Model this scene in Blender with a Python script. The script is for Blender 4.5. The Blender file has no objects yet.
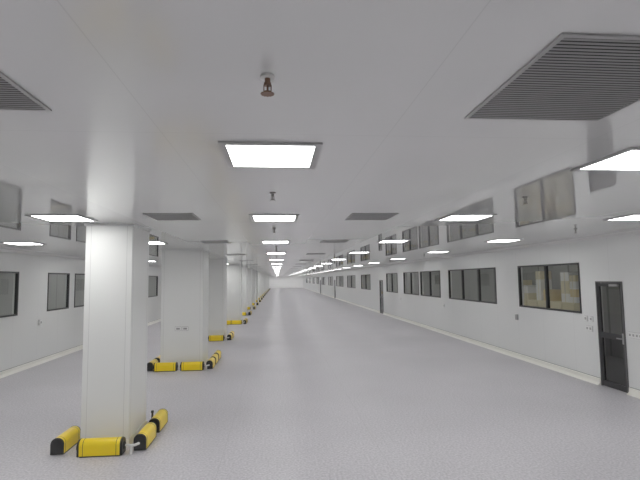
import bpy, bmesh, math, random
from mathutils import Matrix, Vector
random.seed(3)
S=bpy.context.scene
COL=S.collection
try:
    S.view_settings.view_transform='Standard'
    S.view_settings.look='None'
    S.view_settings.gamma=1.18
except Exception: pass

H=3.0; W=6.48; Y0=-6.0; Y1=122.0
# ---------------------------------------------------------------- materials
def mat(name,color,rough=.5,metal=0,spec=.5,emit=None,estr=0):
    m=bpy.data.materials.new(name); m.use_nodes=True
    b=m.node_tree.nodes['Principled BSDF']
    b.inputs['Base Color'].default_value=(*color,1)
    b.inputs['Roughness'].default_value=rough
    b.inputs['Metallic'].default_value=metal
    b.inputs['Specular IOR Level'].default_value=spec
    if emit:
        b.inputs['Emission Color'].default_value=(*emit,1); b.inputs['Emission Strength'].default_value=estr
    return m
def nodes(m): return m.node_tree.nodes, m.node_tree.links, m.node_tree.nodes['Principled BSDF']
def math_n(N,L,op,a,b=None):
    n=N.new('ShaderNodeMath'); n.operation=op
    for i,v in enumerate((a,b)):
        if v is None: continue
        if isinstance(v,(int,float)): n.inputs[i].default_value=v
        else: L.new(v,n.inputs[i])
    return n.outputs[0]
def seams(m,base,seam,axes,rough_var=0):
    """axes: list of (axis index, spacing, offset, halfwidth)"""
    N,L,b=nodes(m)
    tc=N.new('ShaderNodeNewGeometry'); sp=N.new('ShaderNodeSeparateXYZ'); L.new(tc.outputs['Position'],sp.inputs[0])
    acc=None
    for ax,s,off,hw in axes:
        v=math_n(N,L,'ADD',sp.outputs[ax],-off+s*100)
        v=math_n(N,L,'MODULO',v,s)
        v=math_n(N,L,'SUBTRACT',v,s/2)
        v=math_n(N,L,'ABSOLUTE',v)
        v=math_n(N,L,'GREATER_THAN',v,s/2-hw)
        acc=v if acc is None else math_n(N,L,'MAXIMUM',acc,v)
    mix=N.new('ShaderNodeMix'); mix.data_type='RGBA'
    L.new(acc,mix.inputs[0]); mix.inputs[6].default_value=(*base,1); mix.inputs[7].default_value=(*seam,1)
    L.new(mix.outputs[2],b.inputs['Base Color'])
    if rough_var:
        # satin panels over the aisle, glossier panels along both walls; small panel-to-panel variation
        (a0,s0,o0,_),(a1,s1,o1,_)=axes
        cx=math_n(N,L,'FLOOR',math_n(N,L,'DIVIDE',math_n(N,L,'SUBTRACT',sp.outputs[a0],o0),s0))
        cy=math_n(N,L,'FLOOR',math_n(N,L,'DIVIDE',math_n(N,L,'SUBTRACT',sp.outputs[a1],o1),s1))
        cb=N.new('ShaderNodeCombineXYZ'); L.new(cx,cb.inputs[0]); L.new(cy,cb.inputs[1])
        wn=N.new('ShaderNodeTexWhiteNoise'); wn.noise_dimensions='3D'; L.new(cb.outputs[0],wn.inputs['Vector'])
        inner=math_n(N,L,'LESS_THAN',math_n(N,L,'ABSOLUTE',sp.outputs[0]),1.86)
        ro=math_n(N,L,'ADD',math_n(N,L,'MULTIPLY',wn.outputs['Value'],.022),.008)
        ro=math_n(N,L,'ADD',ro,math_n(N,L,'MULTIPLY',inner,.13))
        L.new(ro,b.inputs['Roughness']); L.new(ro,b.inputs['Coat Roughness'])
M_ceil=mat('ceiling_panel',(.74,.74,.73),.01,spec=.9)
M_ceil.node_tree.nodes['Principled BSDF'].inputs['Coat Weight'].default_value=.5
M_ceil.node_tree.nodes['Principled BSDF'].inputs['Coat IOR'].default_value=1.6
seams(M_ceil,(.77,.775,.768),(.69,.695,.69),[(0,1.24,.62,.0025),(1,4.05,2.55,.003)],.09)
M_wall=mat('wall_panel',(.8,.81,.8),.28)
seams(M_wall,(.80,.81,.80),(.68,.68,.68),[(1,1.2,.3,.003)])
M_endwall=mat('end_wall',(.95,.95,.94),.3)
M_floor=mat('vinyl_floor',(.5,.49,.53),.42,spec=.5)
N,L,b=nodes(M_floor)
g=N.new('ShaderNodeNewGeometry')
n1=N.new('ShaderNodeTexNoise'); n1.inputs['Scale'].default_value=36; n1.inputs['Detail'].default_value=4; L.new(g.outputs['Position'],n1.inputs['Vector'])
n2=N.new('ShaderNodeTexNoise'); n2.inputs['Scale'].default_value=.7; n2.inputs['Detail'].default_value=5; L.new(g.outputs['Position'],n2.inputs['Vector'])
r=N.new('ShaderNodeValToRGB'); r.color_ramp.elements[0].position=.35; r.color_ramp.elements[1].position=.65
r.color_ramp.elements[0].color=(.48,.463,.497,1); r.color_ramp.elements[1].color=(.69,.668,.705,1); L.new(n1.outputs[0],r.inputs[0])
mx=N.new('ShaderNodeMix'); mx.data_type='RGBA'; mx.blend_type='MULTIPLY'; mx.inputs[0].default_value=1
r2=N.new('ShaderNodeValToRGB'); r2.color_ramp.elements[0].position=.3; r2.color_ramp.elements[1].position=.7
r2.color_ramp.elements[0].color=(.93,.93,.93,1); r2.color_ramp.elements[1].color=(1,1,1,1); L.new(n2.outputs[0],r2.inputs[0])
L.new(r.outputs[0],mx.inputs[6]); L.new(r2.outputs[0],mx.inputs[7])
# welded sheet seams every 2 m
sp=N.new('ShaderNodeSeparateXYZ'); L.new(g.outputs['Position'],sp.inputs[0])
v=math_n(N,L,'ADD',sp.outputs[0],200.7); v=math_n(N,L,'MODULO',v,2.0); v=math_n(N,L,'SUBTRACT',v,1.0); v=math_n(N,L,'ABSOLUTE',v); v=math_n(N,L,'GREATER_THAN',v,.997)
m3=N.new('ShaderNodeMix'); m3.data_type='RGBA'; L.new(v,m3.inputs[0]); L.new(mx.outputs[2],m3.inputs[6]); m3.inputs[7].default_value=(.47,.455,.48,1)
L.new(m3.outputs[2],b.inputs['Base Color'])
M_base=mat('base_cove',(.93,.92,.85),.35)
M_groove=mat('groove',(.25,.25,.24),.5)
M_trim=mat('trim_white',(.8,.8,.79),.3)
M_col=mat('column_panel',(.82,.83,.81),.35)
M_colseam=mat('column_corner',(.76,.77,.76),.35)
M_alu=mat('aluminium',(.5,.5,.5),.35,.8)
M_lframe=mat('light_frame',(.42,.42,.42),.4,.2)
M_diff=mat('light_diffuser',(.9,.9,.9),.5,emit=(1,1,.985),estr=15)
M_cfill=mat('corridor_fill_diffuser',(.9,.9,.9),.5,emit=(1,.98,.94),estr=8)  # glow of the unseen panels added to light the corridors
M_vent=mat('vent_slat',(.30,.30,.30),.4,.2)
M_vent2=mat('vent_frame',(.42,.42,.42),.4,.2)
M_ventback=mat('vent_dark',(.01,.01,.01),.7)
M_black=mat('black_frame',(.025,.025,.027),.35)
M_rubber=mat('black_rubber',(.02,.02,.02),.45)
M_yel=mat('safety_yellow',(1.0,.72,.01),.3)
M_pipe=mat('grey_white_pipe',(.75,.75,.73),.35)
M_copper=mat('tarnished_brass',(.20,.11,.07),.4,.6)
M_chrome=mat('chrome',(.30,.29,.28),.3,.8)
M_white=mat('white_plastic',(.88,.88,.87),.35)
M_dark=mat('dark_socket',(.34,.34,.34),.5)
M_edge=mat('plate_edge',(.45,.45,.45),.5)
M_grey=mat('grey_plastic',(.40,.40,.40),.45)
M_corrwall=mat('corridor_wall',(.36,.36,.35),.4)
seams(M_corrwall,(.38,.385,.37),(.18,.18,.18),[(1,1.7,.4,.04)])
M_corrwall2=mat('corridor_wall_pale',(.5,.5,.5),.4)
seams(M_corrwall2,(.50,.505,.50),(.33,.33,.33),[(1,1.3,.4,.03)])
M_corrfloor=mat('corridor_floor',(.4,.4,.41),.5)
M_carton=mat('carton_beige',(.80,.64,.34),.6)
M_rack=mat('cabinet_cream',(.78,.70,.48),.4,.0)
M_doorfr=mat('door_frame_grey',(.10,.10,.10),.35,.3)
def glassmat(name,tint,base=.07):
    m=bpy.data.materials.new(name); m.use_nodes=True
    N=m.node_tree.nodes; L=m.node_tree.links; N.clear()
    o=N.new('ShaderNodeOutputMaterial'); t=N.new('ShaderNodeBsdfTransparent'); t.inputs[0].default_value=(*tint,1)
    gl=N.new('ShaderNodeBsdfGlossy'); gl.inputs['Roughness'].default_value=.02
    fr=N.new('ShaderNodeLayerWeight'); fr.inputs[0].default_value=.5
    p=math_n(N,L,'POWER',fr.outputs['Facing'],5); p=math_n(N,L,'MULTIPLY',p,.92); p=math_n(N,L,'ADD',p,base)
    ms=N.new('ShaderNodeMixShader'); L.new(p,ms.inputs[0]); L.new(t.outputs[0],ms.inputs[1]); L.new(gl.outputs[0],ms.inputs[2]); L.new(ms.outputs[0],o.inputs[0])
    return m
M_glass=glassmat('window_glass',(.66,.68,.67),.08)
M_dglass=glassmat('door_upper_glass',(.50,.51,.51),.09)
M_dglass2=glassmat('door_lower_glass',(.15,.155,.155),.05)

# ---------------------------------------------------------------- mesh helpers
def add_box(bm,x0,x1,y0,y1,z0,z1,mi=0):
    vs=[bm.verts.new((x,y,z)) for x in (x0,x1) for y in (y0,y1) for z in (z0,z1)]
    for q in ((0,1,3,2),(4,6,7,5),(0,4,5,1),(2,3,7,6),(0,2,6,4),(1,5,7,3)):
        f=bm.faces.new([vs[i] for i in q]); f.material_index=mi
def add_cyl(bm,c,r1,r2,h,axis='Z',seg=20,mi=0):
    """centre at c"""
    rot={'Z':Matrix(),'X':Matrix.Rotation(math.pi/2,4,'Y'),'Y':Matrix.Rotation(-math.pi/2,4,'X')}[axis]
    ret=bmesh.ops.create_cone(bm,cap_ends=True,segments=seg,radius1=r1,radius2=r2,depth=h,matrix=Matrix.Translation(c)@rot)
    for v in ret['verts']:
        for f in v.link_faces: f.material_index=mi
def mk(name,fn,mats,parent=None,loc=(0,0,0),rot=0,bevel=0,smooth=False):
    bm=bmesh.new(); fn(bm)
    if bevel:
        bmesh.ops.bevel(bm,geom=[e for e in bm.edges if e.calc_face_angle(0)>.6],offset=bevel,segments=2,affect='EDGES')
    bmesh.ops.recalc_face_normals(bm,faces=bm.faces[:])
    me=bpy.data.meshes.new(name); bm.to_mesh(me); bm.free()
    if smooth:
        for p in me.polygons: p.use_smooth=True
    for m in (mats if isinstance(mats,(list,tuple)) else [mats]): me.materials.append(m)
    o=bpy.data.objects.new(name,me); COL.objects.link(o)
    o.location=loc; o.rotation_euler=(0,0,rot)
    if parent: o.parent=parent
    return o
def empty(name,loc=(0,0,0),rot=0):
    o=bpy.data.objects.new(name,None); COL.objects.link(o); o.location=loc; o.rotation_euler=(0,0,rot); o.empty_display_size=.1
    return o
def tag(o,label,cat,group=None):
    o['label']=label; o['category']=cat
    if group: o['group']=group
def struct(o,label=None):
    o['kind']='structure'
    if label: o['label']=label
def dup(root,loc,rot=None,name=None):
    r=root.copy(); COL.objects.link(r); r.location=loc
    if rot is not None: r.rotation_euler=(0,0,rot)
    for ch in root.children:
        c=ch.copy(); COL.objects.link(c); c.parent=r
    return r
def bx(*a): return lambda bm: add_box(bm,*a)
def pane(x,y0,y1,z0,z1):
    def fn(bm):
        bm.faces.new([bm.verts.new(p) for p in ((x,y0,z0),(x,y1,z0),(x,y1,z1),(x,y0,z1))])
    return fn

# ---------------------------------------------------------------- shell
f=mk('floor',bx(-W-.12,W+.12,Y0,Y1,-.1,0),M_floor); struct(f,'pale lavender-grey speckled vinyl floor')
c=mk('ceiling',bx(-W-.12,W+.12,Y0,Y1,H,H+.1),M_ceil); struct(c,'glossy off-white metal panel ceiling with thin seams')

# openings: (ya,yb,za,zb)
winR=[(9.60,12.20,[10.90]),(13.52,17.42,[14.75,16.1]),(18.35,20.98,[19.65]),(21.25,23.85,[22.55]),(25.1,27.7,[26.4]),
      (32.6,36.2,[34.4]),(39.0,43.5,[41.2]),(46.2,51.8,[49]),(55,60,[57.5]),(64,69,[66.5]),(73,78,[75.5]),(82,87,[84.5]),(92,97,[94.5]),(102,107,[104.5])]
winL=[(9.2,12.48,[10.9]),(14.0,15.38,[]),(15.78,17.1,[]),(18.6,20.4,[]),(21.4,23.2,[]),(24.3,26.3,[]),(28,30.5,[29.2]),(34,37,[35.5]),(42,46,[44]),(52,57,[54.5])]
doorR=[(8.36,9.10),(28.65,29.6),(52.6,53.6),(70.5,71.5)]
doorL=[]
ZA,ZB=1.39,2.48
DH=2.08
def wall_holes(side,wins,doors):
    xa,xb=(W,W+.12) if side>0 else (-W-.12,-W)
    hs=sorted([(a,b,ZA,ZB) for a,b,_ in wins]+[(a,b,0,DH) for a,b in doors])
    def fn(bm):
        y=Y0
        for a,b,za,zb in hs:
            add_box(bm,xa,xb,y,a,0,H)
            if za>0: add_box(bm,xa,xb,a,b,0,za)
            add_box(bm,xa,xb,a,b,zb,H)
            y=b
        add_box(bm,xa,xb,y,Y1,0,H)
    return fn
o=mk('wall_right',wall_holes(1,winR,doorR),M_wall); struct(o,'white sandwich panel cleanroom wall with windows')
o=mk('wall_left',wall_holes(-1,winL,doorL),M_wall); struct(o,'white sandwich panel cleanroom wall with windows')
o=mk('wall_end',bx(-W-.12,W+.12,Y1,Y1+.1,0,H),M_endwall); struct(o,'plain white end wall')
o=mk('wall_back',bx(-W-.12,W+.12,Y0-.1,Y0,0,H),M_endwall); struct(o,'plain white wall')

def base(side):
    s=side
    def fn(bm):
        segs=[];y=Y0
        for a,b in (doorR if s>0 else doorL):
            segs.append((y,a-.02)); y=b+.02
        segs.append((y,Y1))
        for a,b in segs:
            pr=[(W,0),(W-.075,0),(W-.07,.012),(W-.045,.03),(W-.028,.055),(W-.024,.12),(W-.016,.128),(W,.128)]
            va=[bm.verts.new((s*x,a,z)) for x,z in pr]; vb=[bm.verts.new((s*x,b,z)) for x,z in pr]
            n=len(pr)
            for i in range(n):
                bm.faces.new((va[i],va[(i+1)%n],vb[(i+1)%n],vb[i]))
            bm.faces.new(va); bm.faces.new(vb[::-1])
            add_box(bm,*sorted((s*(W-.004),s*W)),a,b,.128,.138,1)
    return fn
for s,n in ((1,'right'),(-1,'left')):
    o=mk('baseboard_'+n,base(s),[M_base,M_groove]); struct(o,'cream cove skirting')
    def tf(bm,s=s):
        pr=[(W,H),(W-.06,H),(W-.055,H-.01),(W-.015,H-.05),(W,H-.055)]
        va=[bm.verts.new((s*x,Y0,z)) for x,z in pr]; vb=[bm.verts.new((s*x,Y1,z)) for x,z in pr]
        k=len(pr)
        for i in range(k): bm.faces.new((va[i],va[(i+1)%k],vb[(i+1)%k],vb[i]))
    o=mk('trim_'+('1' if s>0 else '2'),tf,M_trim); struct(o,'white ceiling cove trim')

# windows
cnt=0
def window(side,a,b,mull):
    global cnt
    cnt+=1
    xi=side*W
    def X(u0,u1): return tuple(sorted((xi+side*u0,xi+side*u1)))
    def fr(bm):
        t=.04
        x0,x1=X(-.015,.06)
        add_box(bm,x0,x1,a,b,ZA,ZA+t); add_box(bm,x0,x1,a,b,ZB-t,ZB)
        add_box(bm,x0,x1,a,a+t,ZA+t,ZB-t); add_box(bm,x0,x1,b-t,b,ZA+t,ZB-t)
        for m in mull: add_box(bm,x0,x1,m-.03,m+.03,ZA+t,ZB-t)
    w=mk('window_%d'%cnt,fr,M_black); struct(w,'black framed fixed cleanroom window')
    e=[a]+mull+[b]
    for i in range(len(e)-1):
        mk('glass_pane',pane(xi+side*.02,e[i]+.035,e[i+1]-.035,ZA+.035,ZB-.035),M_glass,w)
for a,b,m in winR: window(1,a,b,m)
for a,b,m in winL: window(-1,a,b,m)

# doors (dark frame, glazed leaf)
for i,(a,b) in enumerate(doorR):
    x=W
    d=mk('door_%d'%(i+1),lambda bm:(add_box(bm,x-.02,x+.07,a,a+.03,0,DH),add_box(bm,x-.02,x+.07,b-.03,b,0,DH),add_box(bm,x-.02,x+.07,a+.03,b-.03,DH-.03,DH)),M_doorfr)
    struct(d,'narrow black framed door with two dark glass panels')
    A,B=a+.035,b-.035
    def leaf(bm):
        x0,x1=x-.005,x+.04
        add_box(bm,x0,x1,A,A+.05,.01,DH-.035); add_box(bm,x0,x1,B-.05,B,.01,DH-.035)
        for z0,z1 in ((.01,.12),(.96,1.07),(DH-.10,DH-.035)): add_box(bm,x0,x1,A+.05,B-.05,z0,z1)
    lf=mk('door_leaf',leaf,M_black,d)
    g=mk('glass_panel',pane(x+.012,A+.045,B-.045,1.06,DH-.095),M_dglass,lf)
    g=mk('glass_panel',pane(x+.012,A+.045,B-.045,.115,.97),M_dglass2,lf)
    def hd(bm):
        add_cyl(bm,(x-.025,A+.03,1.0),.012,.012,.05,'X',12); add_box(bm,x-.06,x-.045,A+.02,A+.14,.99,1.01); add_box(bm,x-.012,x-.005,A+.01,A+.045,.9,1.1)
    mk('handle',hd,M_alu,lf,bevel=.003)
    mk('door_closer',bx(x-.06,x-.006,A+.04,A+.26,DH-.095,DH-.055),M_grey,d,bevel=.006)

# service corridors behind glass
for s,n,dp,MW in ((1,'right',2.6,M_corrwall),(-1,'left',1.8,M_corrwall2)):
    xa,xb=sorted((s*(W+.12),s*(W+dp)))
    o=mk('floor',bx(xa,xb,Y0,Y1,-.1,0),M_corrfloor); o.name='floor_corridor_'+n; struct(o,'grey floor of the service corridor')
    o=mk('ceiling_corridor_'+n,bx(xa,xb,Y0,Y1,H,H+.1),MW); struct(o,'ceiling of the service corridor')
    xo=s*(W+dp); xa,xb=sorted((xo,xo+s*.1))
    o=mk('wall_corridor_'+n,bx(xa,xb,Y0,Y1,0,H),MW); struct(o,'beige-grey corridor wall')

# ---------------------------------------------------------------- ceiling lights
cols=[(6.7,-2.62,-2.0,.85),(12.3,-2.94,-1.90,.95),(17.9,-2.6,-1.98,.9),(24.2,-2.75,-1.85,.95),(30,-2.6,-1.95,.9),(35.8,-2.75,-1.95,.9)]+[(41.6+5.8*i,-2.7,-1.95,.9) for i in range(13)]
def mk_light(loc,dm,parts=True):
    def fr(bm,mi=0):
        o_,i_=.305,.262
        for x0,x1,y0,y1 in ((-o_,o_,-o_,-i_),(-o_,o_,i_,o_),(-o_,-i_,-i_,i_),(i_,o_,-i_,i_)):
            add_box(bm,x0,x1,y0,y1,-.012,0)
    r=empty('ceiling_light',loc)
    mk('frame',fr,M_lframe,r,bevel=.003)
    mk('diffuser',bx(-.262,.262,-.262,.262,-.010,-.002),dm,r)
    return r
L0=mk_light((-.035,3.0,H),M_diff)
def lens(o): tag(o,'square recessed LED panel light with grey trim','ceiling light','LED panel lights in the ceiling')
lens(L0)
rows=[-1.0,3.0,6.06,10.0]+[14.3+4.9*i for i in range(22)]+[120.3]  # first row unseen, lights the near floor; last row added to brighten end wall
xs=[-5.12,-2.64,-.035,2.51,5.0]
for y in rows:
    for x in xs:
        if y==3.0 and abs(x)<.1: continue
        if y>Y1-1: continue
        yy=y
        if x==-2.64:
            for c0,_,_,dpt in cols:
                if c0-.7<y<c0+dpt+.7 and y>8: yy=c0-1.0 if abs(c0-1.0-y)<abs(c0+dpt+1.0-y) else c0+dpt+1.0
        o=dup(L0,(x,yy,H)); lens(o)
C0=None  # unseen panels, added to brighten what shows through the windows
for s in (1,-1):
    for i in range(19):
        y=5.8+2.6*i if i<15 else 40+(i-14)*12
        if C0 is None: o=C0=mk_light((s*(W+.75),y,H),M_cfill)
        else: o=dup(C0,(s*(W+.75),y,H))
        tag(o,'unseen square panel light added to brighten the corridor behind the glass','ceiling light','unseen fill lights added in the corridors')

# ---------------------------------------------------------------- vents
def mk_vent(loc,a,b_,n):
    r=empty('air_vent',loc)
    def fr(bm):
        t=.018
        for x0,x1,y0,y1 in ((-a,a,-b_,-b_+t),(-a,a,b_-t,b_),(-a,-a+t,-b_+t,b_-t),(a-t,a,-b_+t,b_-t)):
            add_box(bm,x0,x1,y0,y1,-.008,0)
    mk('frame',fr,M_vent2,r,bevel=.002)
    def sl(bm):
        p=(2*b_-.04)/n
        for i in range(n):
            y=-b_+.02+p*(i+.5)
            add_box(bm,-a+.018,a-.018,y-p*.28,y+p*.28,-.0065,-.005)
    mk('louver',sl,M_vent,r)
    mk('duct_opening',bx(-a+.018,a-.018,-b_+.018,b_-.018,-.002,-.0005),M_ventback,r)
    return r
V0=V1=None
for y in [1.82,5.98]+[9.95+4.9*i for i in range(20)]:
    for x in (-1.40,1.3) if y<2 else (-1.29,1.21):
        if y<2:
            if V0 is None: o=V0=mk_vent((x,y,H),.36,.41,34)
            else: o=dup(V0,(x,y,H))
        else:
            if V1 is None: o=V1=mk_vent((x,y,H),.29,.31,24)
            else: o=dup(V1,(x,y,H))
        tag(o,('large ' if y<2 else '')+'grey louvered return air grille in the ceiling','air vent','louvered ceiling air grilles')

# ---------------------------------------------------------------- sprinklers
def mk_spr(loc,m):
    r=empty('fire_sprinkler',loc)
    mk('escutcheon',lambda bm:add_cyl(bm,(0,0,-.006),.030,.027,.012),M_chrome if m is M_chrome else M_pipe,r,smooth=False)
    mk('pipe',lambda bm:(add_cyl(bm,(0,0,-.02),.011,.011,.03),add_cyl(bm,(0,0,-.036),.016,.016,.010,seg=6)),m,r)
    def fa(bm):
        for s in (-1,1):
            add_box(bm,s*.014-.002,s*.014+.002,-.004,.004,-.068,-.038)
        add_cyl(bm,(0,0,-.053),.004,.004,.03,seg=8)
        add_cyl(bm,(0,0,-.068),.014,.016,.006)
    mk('frame_arm',fa,m,r)
    def df(bm):
        add_cyl(bm,(0,0,-.074),.024,.024,.003,seg=24)
        for i in range(12):
            a=i*math.pi/6
            add_box(bm,.024*math.cos(a)-.003,.024*math.cos(a)+.003,.024*math.sin(a)-.003,.024*math.sin(a)+.003,-.076,-.072)
    mk('deflector',df,m,r)
    return r
SP=mk_spr((-.035,1.8,H),M_copper); tag(SP,'tarnished brass pendant fire sprinkler on the ceiling','fire sprinkler')
SC=None
for x,y in [(-.04,4.3),(-.05,7.3),(-.03,11.4),(-.03,13.0),(-.03,16.5),(-.03,21.6),(2.5,4.5),(5.1,7.6),(2.5,11.2),(5.1,16),(2.5,17),(5.1,21),(-.03,26),(-.03,31)]:
    if SC is None: o=SC=mk_spr((x,y,H),M_chrome)
    else: o=dup(SC,(x,y,H))
    tag(o,'small metal pendant fire sprinkler on the ceiling','fire sprinkler','metal sprinklers along the ceiling')

# ---------------------------------------------------------------- columns + guards
def mk_guard(loc,rot):
    r=empty('column_guard',loc,rot)
    def prof(w,h,z0,n=6):
        rr=w*.46; pts=[(-w/2,z0),(w/2,z0)]
        for i in range(n+1):
            a=math.pi/2*i/n; pts.append((w/2-rr+rr*math.cos(a),h-rr+rr*math.sin(a)))
        for i in range(n+1):
            a=math.pi/2+math.pi/2*i/n; pts.append((-w/2+rr+rr*math.cos(a),h-rr+rr*math.sin(a)))
        return pts
    def ext(bm,w,h,z0,x0,x1,mi=0):
        p=prof(w,h,z0); k=len(p)
        va=[bm.verts.new((x0,a,b)) for a,b in p]; vb=[bm.verts.new((x1,a,b)) for a,b in p]
        fs=[bm.faces.new((va[i],va[(i+1)%k],vb[(i+1)%k],vb[i])) for i in range(k)]
        fs+=[bm.faces.new(va),bm.faces.new(vb[::-1])]
        for q in fs: q.material_index=mi
    mk('guard_body',lambda bm:ext(bm,.16,.21,.018,-.252,.252),M_yel,r)
    for s in (-1,1):
        mk('black_band',lambda bm:ext(bm,.1615,.211,.017,min(s*.200,s*.206),max(s*.200,s*.206)),M_rubber,r)
        def cap(bm,s=s):
            ext(bm,.162,.212,.008,min(s*.248,s*.262),max(s*.248,s*.262))
            ext(bm,.148,.203,.012,min(s*.262,s*.268),max(s*.262,s*.268))
            ext(bm,.154,.206,.010,min(s*.268,s*.276),max(s*.268,s*.276))
            add_cyl(bm,(s*.284,0,.11),.05,.04,.016,'X',20)
        mk('end_cap',cap,M_rubber,r)
    mk('mounting_foot',lambda bm:add_box(bm,-.24,.24,-.076,.076,0,.02),M_rubber,r)
    return r
G0=None
def guard(x,y,rot,grp):
    global G0
    if G0 is None: o=G0=mk_guard((x,y,0),rot)
    else: o=dup(G0,(x,y,0),rot)
    tag(o,'yellow bumper guard with black end caps beside white column','column guard',grp)
def tube(name,pts,r=.016):
    def fn(bm):
        rings=[]
        P=[Vector(p) for p in pts]
        for i,p in enumerate(P):
            d=(P[min(i+1,len(P)-1)]-P[max(i-1,0)]).normalized()
            s=d.cross(Vector((0,0,1))).normalized(); u=s.cross(d)
            rings.append([bm.verts.new(p+r*(math.cos(a)*s+math.sin(a)*u)) for a in [k*math.pi/5 for k in range(10)]])
        for a,b in zip(rings,rings[1:]):
            for k in range(10): bm.faces.new((a[k],a[(k+1)%10],b[(k+1)%10],b[k]))
        bm.faces.new(rings[0][::-1]); bm.faces.new(rings[-1])
        m=(P[0]+P[-1])/2 if len(P)==2 else P[1]
        add_box(bm,m.x-.01,m.x+.01,m.y-.01,m.y+.01,0,m.z-r*.5)
    o=mk(name,fn,M_pipe,smooth=False)
    tag(o,'white connecting pipe between the yellow column guards','connecting pipe','pipes linking the column guards')
for i,(yf,xa,xb,dp) in enumerate(cols):
    r=empty('column',((xa+xb)/2,yf+dp/2,0))
    hw=(xb-xa)/2; hd_=dp/2
    bo=mk('column_body',bx(-hw,hw,-hd_,hd_,0,H),M_col,r,bevel=.025)
    def bs(bm):
        add_box(bm,-hw-.015,hw+.015,-hd_-.015,hd_+.015,0,.1)
    mk('base_trim',bs,M_base,r,bevel=.004)
    mk('top_trim',bx(-hw-.02,hw+.02,-hd_-.02,hd_+.02,H-.03,H),M_colseam,r,bevel=.004)
    JM=bpy.data.materials.get('joint_grey') or mat('joint_grey',(.62,.62,.61),.5)
    for x in (-hw+.07,hw-.07):
        mk('panel_joint',bx(x-.003,x+.003,-hd_-.0008,-hd_,.1,H-.03),JM,r)
    for y in (-hd_+.07,hd_-.07):
        mk('panel_joint',bx(hw,hw+.0008,y-.003,y+.003,.1,H-.03),JM,r)
    if i==1:
        for dx in (-.088,.088):
            mk('wall_socket',lambda bm:[add_box(bm,dx-.078,dx+.078,-hd_-.012,-hd_-.001,.942,1.048,1),add_box(bm,dx-.07,dx+.07,-hd_-.018,-hd_-.012,.95,1.04,0),add_box(bm,dx-.045,dx+.045,-hd_-.020,-hd_-.018,.972,1.018,2)],[M_white,M_edge,M_dark],r)
    tag(r,('wide ' if i==1 else '')+'white panel-clad square column with yellow guards around base','column','row of white columns')
    if i==1: r['label']='wide white panel-clad column with two sockets on its face'
    grp='yellow guards around the columns'
    gy=yf-.27
    # front
    if xb-xa>.85: fx=[xa+.20,xb-.20]
    else: fx=[(xa+xb)/2+.06]
    for x in fx: guard(x,gy,0,grp)
    # right and left side
    xr=xb+.2; xl=xa-.2
    ys=[yf+.08,yf+.78]
    if i==1: ys=[yf+.08,yf+.70,yf+1.32]
    for y in ys: guard(xr,y,math.pi/2,grp)
    guard(xl,yf+.05,math.pi/2,grp)
    if i>0: guard(xl,yf+.75,math.pi/2,grp)
    if i==0:
        def ps(bm):
            add_box(bm,-.03,.03,-.03,.03,0,.01); add_cyl(bm,(0,0,.10),.016,.016,.18,seg=12); add_cyl(bm,(0,0,.2),.024,.02,.03,seg=12)
        p=mk('guard_post',ps,M_rubber,loc=(-1.93,7.64,0)); tag(p,'short black post beside the near white column','post')
    if i<4:
        x0=fx[-1]+.3
        tube('connecting_pipe',[(x0,gy,.11),((x0+xr)/2,gy-.03,.11),(xr-.03,gy-.01,.11),(xr,gy+.045,.11)] if xr-x0>.1 else [(xb+.02,gy+.1,.11),(xb+.02,gy+.25,.11)])
        if i!=1: tube('connecting_pipe',[(xr,ys[0]+.3,.11),(xr,ys[1]-.3,.11)])

# ---------------------------------------------------------------- wall fittings
def plate(x,y,z,w,h,name,label,cat,holes=1,dark=M_dark,face=M_white,d=.02):
    s=1 if x>0 else -1
    r=empty(name,(s*W,y,z))
    mk('face_plate',bx(*sorted((-s*.006,-s*d)),-w/2,w/2,-h/2,h/2),face,r,bevel=.003)
    mk('back_box',bx(*sorted((0,-s*.006)),-w/2-.006,w/2+.006,-h/2-.006,h/2+.006),M_edge,r)
    for k in range(holes):
        c=-w/2+w*(k+.5)/holes
        q=min(w/holes,h)*.24
        mk('socket_insert' if 'socket' in name else 'rocker',bx(*sorted((-s*d,-s*(d+.003))),c-q,c+q,-q,q),dark,r)
    tag(r,label,cat)
plate(1,9.30,1.30,.1,.1,'wall_socket','small white socket plate on panel wall','socket')
plate(1,9.47,1.30,.1,.1,'wall_socket','small white socket plate on panel wall','socket')
plate(1,9.38,1.10,.2,.1,'wall_socket','double white socket plate low on panel wall','socket',2)
plate(1,8.10,1.10,.34,.1,'light_switch','row of white light switches beside the door','light switch',4,M_grey)
plate(1,12.35,1.10,.09,.14,'wall_control_box','small grey control box on panel wall','control box',1,M_dark,M_grey,.05)
plate(-1,13.6,1.12,.12,.14,'wall_control_box','small white control box on panel wall','control box',1,M_grey,M_white,.05)
plate(1,18.0,1.1,.12,.1,'wall_socket','small white socket plate between windows','socket')
plate(1,24.5,1.1,.12,.1,'wall_socket','small white socket plate between windows','socket')

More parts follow.
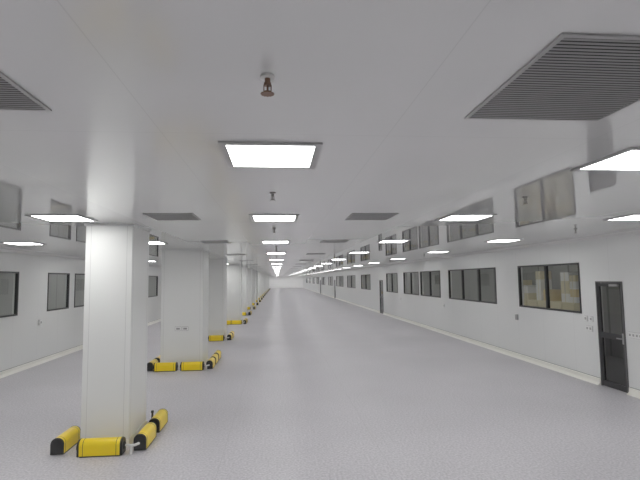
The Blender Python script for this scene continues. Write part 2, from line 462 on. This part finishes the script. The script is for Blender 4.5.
# storage cabinets with cartons behind the first window
def cabinet(x0,y0,Ln,hh):
    r=empty('storage_cabinet',(x0,y0,0))
    mk('body',bx(0,.5,0,Ln,.05,hh),M_rack,r,bevel=.006)
    for k in range(2):
        dd=mk('door',bx(-.02,-.001,Ln*k/2+.01,Ln*(k+1)/2-.01,.08,hh-.03),M_rack,r,bevel=.004)
        y=Ln/2+(.06 if k else -.06)
        mk('handle',bx(-.035,-.02,y-.01,y+.01,hh-.35,hh-.2),M_alu,dd)
    mk('plinth',bx(.03,.48,.02,Ln-.02,0,.05),M_grey,r)
    tag(r,'cream storage cabinet standing behind the window','cabinet','cabinets behind the window')
    y=.03
    while y<Ln-.4:
        w=random.uniform(.22,.42); z=hh+.001
        for q in range(random.choice((2,3,4))):
            h=random.uniform(.14,.26)
            cm=random.choice([M_carton,M_rack,M_rack,M_white])
            o=mk('carton',lambda bm:(add_box(bm,0,.36,0,w,0,h),add_box(bm,-.001,.361,w*.46,w*.54,0,h+.0008,1)),[cm,M_edge if cm is M_rack else M_rack],loc=(x0+.07,y0+y,z))
            nm={M_carton:'beige',M_rack:'cream',M_white:'white'}[cm]
            tag(o,nm+' storage carton stacked on the cream cabinet','carton','cartons stacked on the cabinets')
            z+=h+.002
        y+=w+random.uniform(.02,.14)
for k in range(3): cabinet(W+1.6,12.25+1.25*k,1.2,1.45)

# ---------------------------------------------------------------- world, camera
w=bpy.data.worlds.new('world'); S.world=w; w.use_nodes=True
w.node_tree.nodes['Background'].inputs[0].default_value=(.5,.5,.5,1); w.node_tree.nodes['Background'].inputs[1].default_value=.1
fpx=470
pitch=math.atan(39/fpx); yaw=math.atan(43/fpx*math.cos(pitch)); roll=math.radians(-0.75)
R=(Matrix.Rotation(-yaw,4,'Z')@Matrix.Rotation(math.pi/2+pitch,4,'X')@Matrix.Rotation(roll,4,'Z'))
cd=bpy.data.cameras.new('camera'); cam=bpy.data.objects.new('camera',cd); COL.objects.link(cam)
cd.sensor_width=36; cd.lens=36*fpx/640; cd.clip_end=300; cd.clip_start=.05
cam.matrix_world=Matrix.Translation((0,0,2.2))@R
S.camera=cam
